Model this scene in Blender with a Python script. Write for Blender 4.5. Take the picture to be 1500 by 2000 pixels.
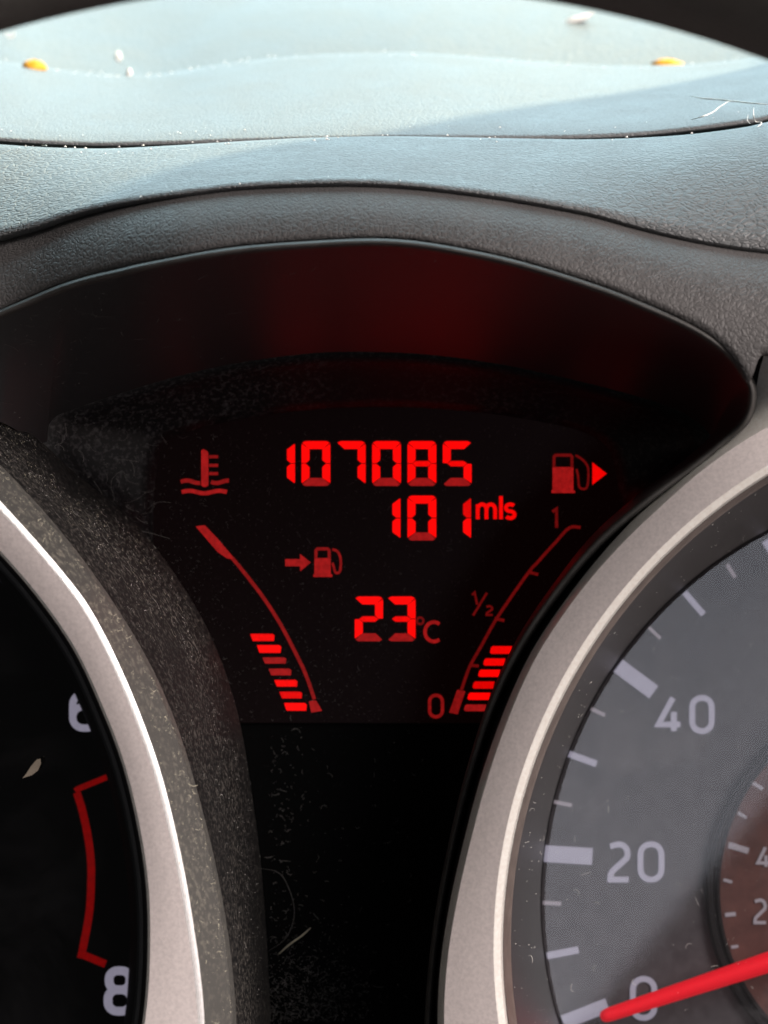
import bpy, math, random
import numpy as np
from mathutils import Vector, Matrix, noise
random.seed(7); rng = np.random.default_rng(7)
S = bpy.context.scene
COL = S.collection
for o in list(bpy.data.objects): bpy.data.objects.remove(o)

# ------------------------------------------------------------------ frame of reference
# The instrument panel leans back; its own frame (x right, y away from the driver, z up along the
# panel) is turned by PITCH into the world, so that the dashboard top lies level.
D = 0.32                      # lens to display face, metres
PX = 0.00005                  # metres per photo pixel on the display face
PITCH = math.radians(15)
R = Matrix.Rotation(-PITCH, 4, 'X')

def P(x, y, w=0.0):
    """photo position (1500x2000) at height w (metres) in front of the display face"""
    s = PX * (D - w) / D
    return Vector(((x - 750) * s, -w, (1000 - y) * s))

# ------------------------------------------------------------------ camera
cd = bpy.data.cameras.new('camera'); cam = bpy.data.objects.new('camera', cd); COL.objects.link(cam)
cam.matrix_world = R @ (Matrix.Translation((0, -D, 0)) @ Matrix.Rotation(math.radians(90), 4, 'X'))
cd.sensor_fit = 'VERTICAL'; cd.sensor_height = 24; cd.lens = 24 / (2 * 1000 * PX / D)
cd.clip_start = 0.005; cd.clip_end = 20
cd.dof.use_dof = True; cd.dof.focus_distance = D - 0.022; cd.dof.aperture_fstop = 30
S.camera = cam
S.render.resolution_x = 768; S.render.resolution_y = 1024

# ------------------------------------------------------------------ light
W = bpy.data.worlds.new('World'); S.world = W; W.use_nodes = True
bg = W.node_tree.nodes['Background']; bg.inputs[0].default_value = (0.95, 0.90, 0.92, 1); bg.inputs[1].default_value = 0.05

def aim(o, pos, target, roll=0):
    d = (Vector(target) - Vector(pos)).normalized()
    q = d.to_track_quat('-Z', 'Y').to_matrix().to_4x4()
    o.matrix_world = R @ (Matrix.Translation(pos) @ q @ Matrix.Rotation(roll, 4, 'Z'))

def area(name, pos, target, sx, sy, radiance, col, roll=0):
    l = bpy.data.lights.new(name, 'AREA'); l.shape = 'RECTANGLE'; l.size = sx; l.size_y = sy
    l.energy = radiance * math.pi * sx * sy; l.color = col
    o = bpy.data.objects.new(name, l); COL.objects.link(o); aim(o, pos, target, roll); return o

# daylight through the windscreen ahead of the dashboard
area('windscreen_light', (0.05, 0.60, 0.58), (0, 0.06, 0.05), 1.4, 1.15, 5.4, (0.635, 0.905, 1.0))
# daylight through the driver's side window
area('side_window_light', (0.52, -0.58, 0.36), (0.0, 0.0, -0.01), 0.60, 0.45, 19.0, (1.0, 0.89, 0.85))
# added lamp panel, shaped to give the pale reflection in the speedometer lens
area('lens_reflection_lamp', (0.140, -0.72, -0.078), (0.03, 0, -0.03), 0.19, 0.076, 3.1, (0.86, 0.88, 1.0), math.radians(50))
# added low fill lamp for recess wall and right ring, imitating cabin bounce
area('low_fill_lamp', (0.31, -0.34, -0.22), (-0.01, 0, 0.0), 0.28, 0.24, 1.4, (1.0, 0.80, 0.74))
# low sun through the windscreen
SUN = Vector((0.47, 0.42, 0.77)).normalized()
sl = bpy.data.lights.new('sun_through_glass', 'SPOT'); sl.energy = 740; sl.color = (1.0, 0.92, 0.62)
sl.shadow_soft_size = 0.012; sl.spot_size = math.radians(16); sl.spot_blend = 0.05
so = bpy.data.objects.new('sun_through_glass', sl); COL.objects.link(so); aim(so, SUN * 3.2 + Vector((0, 0.05, 0.05)), (0, 0.05, 0.05))

vs = S.view_settings; vs.view_transform = 'Standard'; vs.look = 'None'; vs.exposure = 0; vs.gamma = 1; vs.use_curve_mapping = False
S.render.engine = 'CYCLES'
S.cycles.use_denoising = True; S.cycles.use_adaptive_sampling = False; S.cycles.max_bounces = 8; S.cycles.caustics_reflective = True; S.cycles.sample_clamp_indirect = 4

# ------------------------------------------------------------------ materials
def nt(name):
    m = bpy.data.materials.new(name); m.use_nodes = True
    t = m.node_tree; b = t.nodes['Principled BSDF']; return m, t, b
def N(t, kind, **kw):
    n = t.nodes.new(kind)
    for k, v in kw.items():
        if k in n.inputs.keys(): n.inputs[k].default_value = v
        else: setattr(n, k, v)
    return n
def L(t, a, b): t.links.new(a, b)
def coords(t, scale=(1, 1, 1), rot=(0, 0, 0)):
    c = N(t, 'ShaderNodeTexCoord'); mp = N(t, 'ShaderNodeMapping')
    mp.inputs['Scale'].default_value = scale; mp.inputs['Rotation'].default_value = rot
    L(t, c.outputs['Object'], mp.inputs['Vector']); return mp.outputs['Vector']
def ramp(t, src, stops):
    r = N(t, 'ShaderNodeValToRGB'); L(t, src, r.inputs['Fac']); e = r.color_ramp.elements
    while len(e) < len(stops): e.new(0.5)
    for q, (p, c) in zip(e, stops):
        q.position = p; q.color = c if len(c) == 4 else (*c, 1)
    return r.outputs['Color']

def grained(name, col, rough, spec, scale, bump, dist, dust=0.0, stretch=(1, 1, 1)):
    """moulded dashboard plastic with a leather grain"""
    m, t, b = nt(name); v = coords(t, stretch)
    n1 = N(t, 'ShaderNodeTexNoise', Scale=scale * 0.45, Detail=2.0, Roughness=0.5); L(t, v, n1.inputs['Vector'])
    mx = N(t, 'ShaderNodeMixRGB', blend_type='LINEAR_LIGHT'); mx.inputs['Fac'].default_value = 0.0009 * 1200 / scale
    L(t, v, mx.inputs[1]); L(t, n1.outputs['Color'], mx.inputs[2])
    vo = N(t, 'ShaderNodeTexVoronoi', feature='DISTANCE_TO_EDGE', Scale=scale); L(t, mx.outputs[0], vo.inputs['Vector'])
    cr = ramp(t, vo.outputs['Distance'], [(0.0, (0, 0, 0)), (0.22, (1, 1, 1))])
    n2 = N(t, 'ShaderNodeTexNoise', Scale=scale * 1.7, Detail=3.0); L(t, v, n2.inputs['Vector'])
    ad = N(t, 'ShaderNodeMath', operation='MULTIPLY_ADD'); L(t, n2.outputs['Fac'], ad.inputs[0]); ad.inputs[1].default_value = 0.9; L(t, cr, ad.inputs[2])
    bp = N(t, 'ShaderNodeBump', Strength=bump, Distance=dist); L(t, ad.outputs[0], bp.inputs['Height']); L(t, bp.outputs['Normal'], b.inputs['Normal'])
    n3 = N(t, 'ShaderNodeTexNoise', Scale=160.0, Detail=5.0, Roughness=0.65); L(t, v, n3.inputs['Vector'])
    lo = tuple(c * 0.86 for c in col); hi = tuple(min(1, c * 1.15 + dust) for c in col)
    L(t, ramp(t, n3.outputs['Fac'], [(0.35, lo), (0.7, hi)]), b.inputs['Base Color'])
    L(t, ramp(t, n3.outputs['Fac'], [(0.3, (rough - .05,) * 3), (0.7, (rough + .06,) * 3)]), b.inputs['Roughness'])
    b.inputs['Specular IOR Level'].default_value = spec
    return m

def dusty(name, col, rough, spec, dust_col, amount, scale=2600.0, patch=90.0, bias=0.5, bump=0.0):
    """dark plastic under a film of settled dust: fine specks gathered in patches"""
    m, t, b = nt(name); v = coords(t)
    n1 = N(t, 'ShaderNodeTexNoise', Scale=scale, Detail=2.0, Roughness=0.7); L(t, v, n1.inputs['Vector'])
    n2 = N(t, 'ShaderNodeTexNoise', Scale=patch, Detail=4.0, Roughness=0.6); L(t, v, n2.inputs['Vector'])
    f = ramp(t, n1.outputs['Fac'], [(bias, (0, 0, 0)), (bias + 0.16, (1, 1, 1))])
    g = ramp(t, n2.outputs['Fac'], [(0.33, (0.12,) * 3), (0.68, (1, 1, 1))])
    mu = N(t, 'ShaderNodeMath', operation='MULTIPLY'); L(t, f, mu.inputs[0]); L(t, g, mu.inputs[1])
    m2 = N(t, 'ShaderNodeMath', operation='MULTIPLY'); L(t, mu.outputs[0], m2.inputs[0]); m2.inputs[1].default_value = amount
    mx = N(t, 'ShaderNodeMixRGB'); L(t, m2.outputs[0], mx.inputs['Fac']); mx.inputs[1].default_value = (*col, 1); mx.inputs[2].default_value = (*dust_col, 1)
    L(t, mx.outputs[0], b.inputs['Base Color'])
    b.inputs['Roughness'].default_value = rough; b.inputs['Specular IOR Level'].default_value = spec
    if bump:
        bp = N(t, 'ShaderNodeBump', Strength=bump, Distance=0.00008); L(t, n1.outputs['Fac'], bp.inputs['Height']); L(t, bp.outputs['Normal'], b.inputs['Normal'])
    return m

def silver(name, col, rough=0.42, metal=0.75):
    m, t, b = nt(name); v = coords(t)
    n1 = N(t, 'ShaderNodeTexNoise', Scale=3300.0, Detail=2.0, Roughness=0.6); L(t, v, n1.inputs['Vector'])
    L(t, ramp(t, n1.outputs['Fac'], [(0.3, tuple(c * 0.88 for c in col)), (0.7, tuple(min(1, c * 1.08) for c in col))]), b.inputs['Base Color'])
    b.inputs['Metallic'].default_value = metal; b.inputs['Roughness'].default_value = rough
    bp = N(t, 'ShaderNodeBump', Strength=0.12, Distance=0.00005); L(t, n1.outputs['Fac'], bp.inputs['Height']); L(t, bp.outputs['Normal'], b.inputs['Normal'])
    return m

def plain(name, col, rough=0.5, spec=0.5, metal=0.0):
    m, t, b = nt(name); v = coords(t)
    n1 = N(t, 'ShaderNodeTexNoise', Scale=700.0, Detail=4.0); L(t, v, n1.inputs['Vector'])
    L(t, ramp(t, n1.outputs['Fac'], [(0.3, tuple(c * 0.8 for c in col)), (0.7, tuple(min(1, c * 1.2) for c in col))]), b.inputs['Base Color'])
    b.inputs['Roughness'].default_value = rough; b.inputs['Specular IOR Level'].default_value = spec; b.inputs['Metallic'].default_value = metal
    return m

def lit(name, col, strength, base=(0.02, 0.02, 0.02), mottle=0.25):
    """backlit print or liquid crystal: gives off light itself"""
    m, t, b = nt(name); v = coords(t)
    n1 = N(t, 'ShaderNodeTexNoise', Scale=2400.0, Detail=2.0, Roughness=0.7); L(t, v, n1.inputs['Vector'])
    L(t, ramp(t, n1.outputs['Fac'], [(0.35, tuple(c * (1 - mottle) for c in col)), (0.62, col)]), b.inputs['Emission Color'])
    b.inputs['Emission Strength'].default_value = strength; b.inputs['Base Color'].default_value = (*base, 1)
    b.inputs['Roughness'].default_value = 0.5; b.inputs['Specular IOR Level'].default_value = 0.2
    return m

M = {}
M['pad'] = grained('dash_pad_plastic', (0.10, 0.106, 0.108), 0.55, 0.55, 1900, 0.45, 0.00012)
M['far'] = grained('dash_far_plastic', (0.12, 0.126, 0.122), 0.5, 0.55, 1000, 0.35, 0.00014)
M['hood'] = grained('hood_plastic', (0.085, 0.09, 0.092), 0.55, 0.55, 1900, 0.65, 0.00012, stretch=(0.7, 1, 1))
M['brow'] = grained('brow_plastic', (0.076, 0.073, 0.072), 0.50, 0.35, 2300, 0.45, 0.00010, stretch=(1, 1, 0.8))
M['lip'] = plain('lip_plastic', (0.06, 0.058, 0.055), 0.55, 0.3)
M['arch'] = grained('arch_plastic', (0.085, 0.082, 0.076), 0.6, 0.25, 1300, 0.5, 0.00012)
M['wall'] = dusty('recess_satin_black', (0.028, 0.029, 0.031), 0.44, 0.60, (0.20, 0.20, 0.20), 0.10, 1700, 60, 0.60)
M['bezel'] = dusty('bezel_dusty_black', (0.008, 0.008, 0.009), 0.5, 0.30, (0.26, 0.25, 0.26), 0.28, 2000, 70, 0.50)
M['mask'] = dusty('mask_black', (0.0015, 0.0015, 0.0016), 0.55, 0.06, (0.12, 0.12, 0.12), 0.10, 2200, 70, 0.63)
M['flank'] = dusty('flank_dusty_black', (0.012, 0.012, 0.0125), 0.62, 0.25, (0.36, 0.33, 0.29), 0.55, 2300, 55, 0.50, 0.3)
M['chamfer'] = dusty('chamfer_dusty_grey', (0.105, 0.103, 0.096), 0.42, 0.5, (0.42, 0.39, 0.32), 0.55, 1900, 60, 0.50)
M['black'] = dusty('gauge_black', (0.010, 0.010, 0.011), 0.5, 0.05, (0.2, 0.2, 0.2), 0.10, 2000, 80, 0.6)
M['silver'] = silver('silver_paint', (0.86, 0.785, 0.76), 0.40, 0.25)
M['bright'] = silver('edge_highlight', (0.95, 0.95, 0.93), 0.38, 0.7)  # whiter than the ring paint: edge highlight strengthened by colour
M['cream'] = silver('cream_highlight', (0.99, 0.95, 0.87), 0.36, 0.15)  # paler than the ring paint: bevel highlights put into the colour
M['brown'] = plain('lens_seat', (0.16, 0.13, 0.115), 0.4, 0.5)
M['tube'] = dusty('tube_grey', (0.050, 0.053, 0.058), 0.38, 0.45, (0.3, 0.3, 0.3), 0.22, 2300, 60, 0.58)
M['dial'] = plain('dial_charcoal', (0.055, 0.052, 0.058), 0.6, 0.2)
M['subdial'] = plain('subdial_reflected_red', (0.090, 0.040, 0.034), 0.6, 0.2)  # red-brown of the reflected light is put into the base colour
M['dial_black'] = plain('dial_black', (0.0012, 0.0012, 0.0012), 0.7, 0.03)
M['print'] = lit('backlit_print', (0.60, 0.56, 0.72), 0.38, (0.10, 0.10, 0.11), 0.08)
M['print_dim'] = lit('backlit_print_small', (0.52, 0.44, 0.50), 0.34, (0.10, 0.10, 0.11), 0.08)
M['redline'] = lit('backlit_redline', (0.30, 0.0, 0.0), 0.55, (0.02, 0, 0))
M['needle'] = lit('needle_red', (0.84, 0.002, 0.014), 0.50, (0.55, 0.006, 0.016), 0.05)
RED = (1.0, 0.001, 0.0005)
for lv in (100, 85, 70, 50, 35, 20, 9):
    M['r%d' % lv] = lit('red_segment_%d' % lv, RED if lv > 60 else (1.0, 0.022, 0.022), 1.12 * lv / 100 if lv > 60 else 0.72 * lv / 100, (0.008, 0.002, 0.002), 0.12 if lv > 60 else 0.3)
# liquid crystal field: a faint backlight leaks through; dust lies on it
m = dusty('display_glass', (0.003, 0.0026, 0.0028), 0.30, 0.12, (0.16, 0.14, 0.14), 0.12, 2300, 110, 0.56)
b = m.node_tree.nodes['Principled BSDF']; b.inputs['Emission Color'].default_value = (1.0, 0.10, 0.09, 1); b.inputs['Emission Strength'].default_value = 0.0017
M['lcd'] = m
M['leaf'] = plain('dry_orange_leaf', (0.90, 0.42, 0.03), 0.6, 0.3)
M['straw'] = plain('pale_straw', (0.62, 0.58, 0.44), 0.6, 0.3)
M['hair'] = plain('dark_hair', (0.02, 0.02, 0.018), 0.5, 0.4)
M['lint'] = plain('lint_fibre', (0.78, 0.77, 0.72), 0.8, 0.2)
M['lint_dull'] = plain('lint_fibre_dull', (0.22, 0.21, 0.20), 0.9, 0.1)
M['crumb'] = plain('pale_crumb', (0.8, 0.8, 0.76), 0.6, 0.3)
M['flake'] = plain('brown_flake', (0.13, 0.11, 0.085), 0.7, 0.3)

# clear lens with a thin film of wipe marks
def lens_mat(name, haze, specks=0.3):
    m, t, b = nt(name); v = coords(t); t.nodes.remove(b); out = t.nodes['Material Output']
    tr = N(t, 'ShaderNodeBsdfTransparent'); gl = N(t, 'ShaderNodeBsdfGlossy'); gl.inputs['Roughness'].default_value = 0.04
    fr = N(t, 'ShaderNodeFresnel'); fr.inputs['IOR'].default_value = 1.49
    mx = N(t, 'ShaderNodeMixShader'); L(t, fr.outputs[0], mx.inputs[0]); L(t, tr.outputs[0], mx.inputs[1]); L(t, gl.outputs[0], mx.inputs[2])
    df = N(t, 'ShaderNodeBsdfDiffuse'); df.inputs['Color'].default_value = (0.62, 0.62, 0.66, 1)
    n1 = N(t, 'ShaderNodeTexNoise', Scale=55.0, Detail=7.0, Roughness=0.62, Distortion=0.6); L(t, v, n1.inputs['Vector'])
    n2 = N(t, 'ShaderNodeTexNoise', Scale=2300.0, Detail=2.0, Roughness=0.7); L(t, v, n2.inputs['Vector'])
    a = ramp(t, n1.outputs['Fac'], [(0.50, (haze,) * 3), (0.72, (haze * 8,) * 3)])
    c = ramp(t, n2.outputs['Fac'], [(0.68, (0, 0, 0)), (0.76, (specks,) * 3)])
    ad = N(t, 'ShaderNodeMath', operation='ADD'); L(t, a, ad.inputs[0]); L(t, c, ad.inputs[1])
    m2 = N(t, 'ShaderNodeMixShader'); L(t, ad.outputs[0], m2.inputs[0]); L(t, mx.outputs[0], m2.inputs[1]); L(t, df.outputs[0], m2.inputs[2])
    L(t, m2.outputs[0], out.inputs['Surface']); return m
M['lens'] = lens_mat('clear_lens', 0.018, 0.0)
M['lens_dark'] = lens_mat('clear_lens_clean', 0.0008, 0.0)

# ------------------------------------------------------------------ builders
def thing(name, loc, label, cat, group=None, kind=None):
    o = bpy.data.objects.new(name, None); COL.objects.link(o); o.empty_display_size = 0.005
    o.matrix_world = R @ Matrix.Translation(loc); o['_l'] = 0
    del o['_l']; o['label'] = label
    if kind: o['kind'] = kind
    if cat: o['category'] = cat
    if group: o['group'] = group
    LOC[o.name] = Vector(loc); return o
LOC = {}
def mesh(name, verts, faces, mat, parent=None, smooth=True, label=None, loc=None, kind=None, cat=None, group=None, flat_angle=None):
    """one mesh object; vertices are given in the panel frame"""
    root = parent
    while root is not None and root.parent is not None: root = root.parent
    base = LOC[root.name] if root is not None else (Vector(loc) if loc is not None else sum((Vector(v) for v in verts), Vector()) / len(verts))
    me = bpy.data.meshes.new(name)
    me.from_pydata([tuple(Vector(v) - base) for v in verts], [], faces); me.update()
    me.polygons.foreach_set('use_smooth', [smooth] * len(me.polygons))
    if flat_angle: 
        try: me.set_sharp_from_angle(angle=math.radians(flat_angle))
        except Exception: pass
    me.materials.append(M[mat] if isinstance(mat, str) else mat)
    o = bpy.data.objects.new(name, me); COL.objects.link(o)
    if parent is not None: o.parent = parent
    else:
        o.matrix_world = R @ Matrix.Translation(base); LOC[o.name] = base
    if label: o['label'] = label
    if kind: o['kind'] = kind
    if cat: o['category'] = cat
    if group: o['group'] = group
    return o
def grid(rows, close=False, flip=False):
    """rows of equal length -> verts, quads"""
    n = len(rows[0]); V = [v for r in rows for v in r]; F = []
    for i in range(len(rows) - 1):
        for j in range(n if close else n - 1):
            k = (j + 1) % n
            f = (i * n + j, i * n + k, (i + 1) * n + k, (i + 1) * n + j)
            F.append(f[::-1] if flip else f)
    return V, F
def catmull(pts, per):
    pts = [np.array(p, float) for p in pts]; out = []
    for i in range(len(pts) - 1):
        a = pts[i - 1] if i else 2 * pts[0] - pts[1]; b, c = pts[i], pts[i + 1]
        d = pts[i + 2] if i + 2 < len(pts) else 2 * pts[-1] - pts[-2]
        for k in range(per):
            t = k / per
            out.append(0.5 * (2 * b + (c - a) * t + (2 * a - 5 * b + 4 * c - d) * t * t + (3 * b - a - 3 * c + d) * t ** 3))
    out.append(pts[-1]); return out
def curve(pts):
    """smooth y(x) through photo points"""
    c = np.array(catmull(sorted(pts), 12)); return lambda x: float(np.interp(x, c[:, 0], c[:, 1]))
def ribbon(poly, width, w, h, closed=False, taper=None):
    """flat raised line along photo points; returns verts, faces"""
    p = [np.array(q, float) for q in poly]; n = len(p); V = []; F = []
    for i in range(n):
        a = p[(i - 1) % n] if closed or i else p[i]; c = p[(i + 1) % n] if closed or i < n - 1 else p[i]
        d1 = p[i] - a; d2 = c - p[i]
        d1 = d1 / (np.linalg.norm(d1) or 1); d2 = d2 / (np.linalg.norm(d2) or 1)
        if not d1.any(): d1 = d2
        if not d2.any(): d2 = d1
        t = d1 + d2; t = t / (np.linalg.norm(t) or 1); nn = np.array((-t[1], t[0]))
        k = max(0.55, float(nn @ np.array((-d1[1], d1[0])))); hw = (width if taper is None else taper[i]) / 2 / k
        l, r = p[i] + nn * hw, p[i] - nn * hw
        V += [P(*l, w + h), P(*r, w + h), P(*l, w), P(*r, w)]
    for i in range(n if closed else n - 1):
        a, b = 4 * i, 4 * ((i + 1) % n)
        F += [(a, b, b + 1, a + 1), (a, a + 2, b + 2, b), (a + 1, b + 1, b + 3, a + 3)]
    if not closed:
        F += [(0, 1, 3, 2), (4 * n - 4, 4 * n - 2, 4 * n - 1, 4 * n - 3)]
    return V, F
def prism(poly, w, h):
    n = len(poly); V = [P(x, y, w + h) for x, y in poly] + [P(x, y, w) for x, y in poly]
    F = [tuple(range(n))] + [(i, (i + 1) % n, n + (i + 1) % n, n + i) for i in range(n)]
    return V, F
def merge(parts):
    V, F = [], []
    for v, f in parts:
        k = len(V); V += list(v); F += [tuple(i + k for i in q) for q in f]
    return V, F
def arc(cx, cy, rx, ry, a0, a1, n=10):
    return [(cx + rx * math.cos(math.radians(a0 + (a1 - a0) * i / n)), cy - ry * math.sin(math.radians(a0 + (a1 - a0) * i / n))) for i in range(n + 1)]
def rrect(x0, x1, y0, y1, r, ry=None, n=6):
    ry = ry or r
    return (arc(x1 - r, y0 + ry, r, ry, 90, 0, n) + arc(x1 - r, y1 - ry, r, ry, 0, -90, n) + arc(x0 + r, y1 - ry, r, ry, -90, -180, n) + arc(x0 + r, y0 + ry, r, ry, 180, 90, n))
def glyph(ch, x0, x1, y0, y1):
    """centre lines of a character in the box, as (points, closed)"""
    w, h = x1 - x0, y1 - y0; cx = (x0 + x1) / 2
    if ch == '0': return [(rrect(x0, x1, y0, y1, w * .48, w * .48), True)]
    if ch == 'o': return [(arc(cx, (y0 + y1) / 2, w / 2, h / 2, 0, 350, 16), True)]
    if ch == '8':
        ym = y0 + h * .47
        return [(rrect(x0 + w * .05, x1 - w * .05, y0, ym, w * .36, min(w * .36, h * .2)), True), (rrect(x0, x1, ym, y1, w * .40, min(w * .4, h * .22)), True)]
    if ch == '6':
        ym = y0 + h * .42
        return [(rrect(x0, x1, ym, y1, w * .42, w * .42), True),
                (arc(x1 - w * .25, y0 + h * .36, w * .75, h * .36, 75, 180, 8) + [(x0, y0 + h * .5), (x0, y1 - h * .25)], False)]
    if ch == '2':
        return [([(x0 + w * .02, y0 + h * .06)] + arc(x0 + w * .48, y0 + h * .27, w * .46, h * .27, 100, -28, 10) + [(x0 + w * .14, y1 - h * .24), (x0 + w * .04, y1 - h * .14), (x0 + w * .03, y1), (x1, y1)], False)]
    if ch == '4':
        return [([(x0 + w * .66, y0), (x0, y0 + h * .80), (x1, y0 + h * .80)], False), ([(x0 + w * .70, y0 + h * .42), (x0 + w * .70, y1)], False)]
    if ch == '1': return [([(x0, y0 + h * .16), (x1, y0), (x1, y1)], False)]
    if ch == 'C': return [(arc(x0 + w * .58, (y0 + y1) / 2, w * .58, h / 2, 52, 308, 16), False)]
    if ch == 'm':
        r = w * .25; o = [([(x0, y0), (x0, y1)], False)]
        for k in (0, 1):
            a = x0 + k * w / 2
            o.append(([(a, y0 + h * .45)] + arc(a + r, y0 + h * .34, r, h * .34, 170, 0, 8) + [(a + 2 * r, y1)], False))
        return o
    if ch == 'l': return [([(cx, y0), (cx, y1)], False)]
    if ch == 's':
        q = h / 4
        return [(arc(cx, y0 + q, w * .5, q, 35, 250, 10) + arc(cx, y1 - q, w * .5, q, 75, -150, 10), False)]
def text(name, chars, width, w, h, mat, parent, label=None):
    parts = []
    for ch, x0, x1, y0, y1 in chars:
        for k, (pl, cl) in enumerate(glyph(ch, x0, x1, y0, y1)):
            parts.append(ribbon(pl, width, w + 0.00002 * k, h, cl))
    return mesh(name, *merge(parts), mat, parent, smooth=False, label=label)

# ------------------------------------------------------------------ dashboard top
XS = list(range(-760, 2281, 8))
lipA = curve([(-800, 1000), (-420, 850), (-200, 725), (-60, 650), (0, 622), (125, 570), (250, 537), (400, 507), (500, 494), (650, 484), (750, 482), (850, 492), (1000, 522), (1150, 567), (1250, 605), (1350, 650), (1400, 684), (1430, 713), (1450, 742), (1462, 766), (1472, 748), (1482, 720), (1500, 713), (1700, 760), (2300, 1000)])
edgeC = curve([(-800, 700), (-400, 575), (-150, 503), (0, 460), (75, 440), (150, 416), (250, 394), (400, 372), (500, 362), (650, 357), (750, 359), (850, 367), (1000, 387), (1150, 415), (1250, 442), (1350, 465), (1450, 482), (1550, 492), (1800, 510), (2300, 560)])
gapD = curve([(-800, 200), (-400, 240), (-100, 274), (0, 282), (100, 288), (200, 290), (300, 286), (400, 280), (500, 274), (600, 269), (750, 266), (900, 268), (1050, 271), (1150, 272), (1250, 269), (1350, 262), (1450, 249), (1500, 238), (1700, 190), (2300, 60)])
gapU = curve([(-800, 180), (-400, 224), (-100, 259), (0, 268), (100, 274), (200, 277), (300, 275), (400, 272), (500, 269), (600, 266), (750, 263.5), (900, 264), (1050, 264), (1150, 262), (1250, 257), (1350, 247), (1450, 234), (1500, 225), (1700, 176), (2300, 45)])
crest = curve([(-800, 60), (-300, 90), (0, 118), (100, 133), (200, 143), (260, 146), (330, 142), (450, 122), (600, 107), (750, 102), (850, 104), (1000, 115), (1130, 125), (1250, 128), (1350, 125), (1450, 115), (1600, 95), (2300, 40)])

def back(x):
    t = max(0.0, (380 - x) / 400); return .008 * (t * t * (3 - 2 * t) if t < 1 else 1 + (t - 1) * .8)
dash = thing('dashboard', P(750, 60, -0.06), 'pale sunlit grained dashboard top behind the instrument hood', None, kind='structure')
def bez(a, c, d, n):
    return [a * (1 - t) ** 2 + c * 2 * t * (1 - t) + d * t * t for t in (i / n for i in range(n + 1))]
cols = []
for x in XS:
    a = P(x, gapU(x), 0.0095); e = P(x, crest(x), -0.045)
    mid = (a + e) / 2 + Vector((0, 0, 0.0012))
    col = [a + Vector((0, 0.012, -0.0014)), a + Vector((0, 0.0016, -0.0004)), a + Vector((0, 0.0004, -0.0003))] + bez(a + Vector((0, 0.0012, 0.0002)), mid, e, 10)
    col += [e + Vector((0, 0.002, -0.0003)), e + Vector((0, 0.0035, -0.0016)), e + Vector((0, 0.0042, -0.006))]
    cols.append(col)
mesh('dash_pad', *grid(cols, flip=True), 'pad', dash)
cols = []
for x in XS:
    a = P(x, crest(x) + 50, -0.053); e = P(x, -60 + 0.00002 * (x - 750) ** 2, -0.105); f = P(x, -260, -0.17)
    bump = 0.0035 * math.exp(-((x - 250) / 330) ** 2)
    c = (a + e) / 2 + Vector((0, 0, 0.004 - bump))
    cols.append(bez(a, c, e, 10) + bez(e, e * 0.5 + f * 0.5, f, 4)[1:])
mesh('defroster_panel', *grid(cols, flip=True), 'far', dash)

# ------------------------------------------------------------------ instrument hood
hood = thing('instrument_hood', P(750, 360, 0.036), 'grained charcoal instrument hood with a rounded brow over the red display', 'instrument hood')
cols = []
for x in XS:
    c0 = P(x, edgeC(x) - 1, 0.0365 - back(x) * .7); d = P(x, gapD(x), 0.0125)
    f = min(1, max(0, (x - 950) / 550)); f = f * f * (3 - 2 * f)
    k = (c0 + d) / 2 + Vector((0, -.0012 - .0040 * f, .0004 + .0034 * f))
    k.x = (c0.x + d.x) / 2
    col = [c0 + Vector((0, 0.004, -0.0006)), c0 + Vector((0, 0.0005, -0.0003)), c0 + Vector((0, 0.0001, -0.0001))] + bez(c0, k, d, 14)
    col += [d + Vector((0, 0.0005, -0.0004)), d + Vector((0, 0.0007, -0.006))]
    cols.append(col)
rows = [[], [], [], []]
for x in XS:
    d = P(x, gapD(x), 0.0125)
    for r, o in zip(rows, ((.0006, -.0055), (.010, -.0056), (.027, -.0056), (.027, -.16))): r.append(d + Vector((0, o[0], o[1])))
mesh('light_block_sheet', *grid(rows), 'mask', hood)  # added unseen black sheet, keeps stray light out of recess and gap
mesh('top_skin', *grid(cols, flip=True), 'hood', hood)
cols = []
for x in XS:
    y0 = lipA(x) - 19; y1 = edgeC(x) + 6
    ww = lambda y: 0.0358 - back(x) * .9 + (0.0054 - back(x) * .1) * (1 - math.exp(-1.6 * max(0, (y - y1)) / 110)) / 0.80
    band_ = [P(x, y0 + (y1 - y0) * k / 9, ww(y0 + (y1 - y0) * k / 9)) for k in range(10)]
    a, c = band_[0], band_[-1]
    col = [a + Vector((0, 0.002, 0.0))] + band_ + [c + Vector((0, 0.0006, 0.0002)), c + Vector((0, 0.0035, 0.0004))]
    cols.append(col)
mesh('brow', *grid(cols, flip=True), 'brow', hood, label='grey-brown grained band facing the driver')

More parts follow.
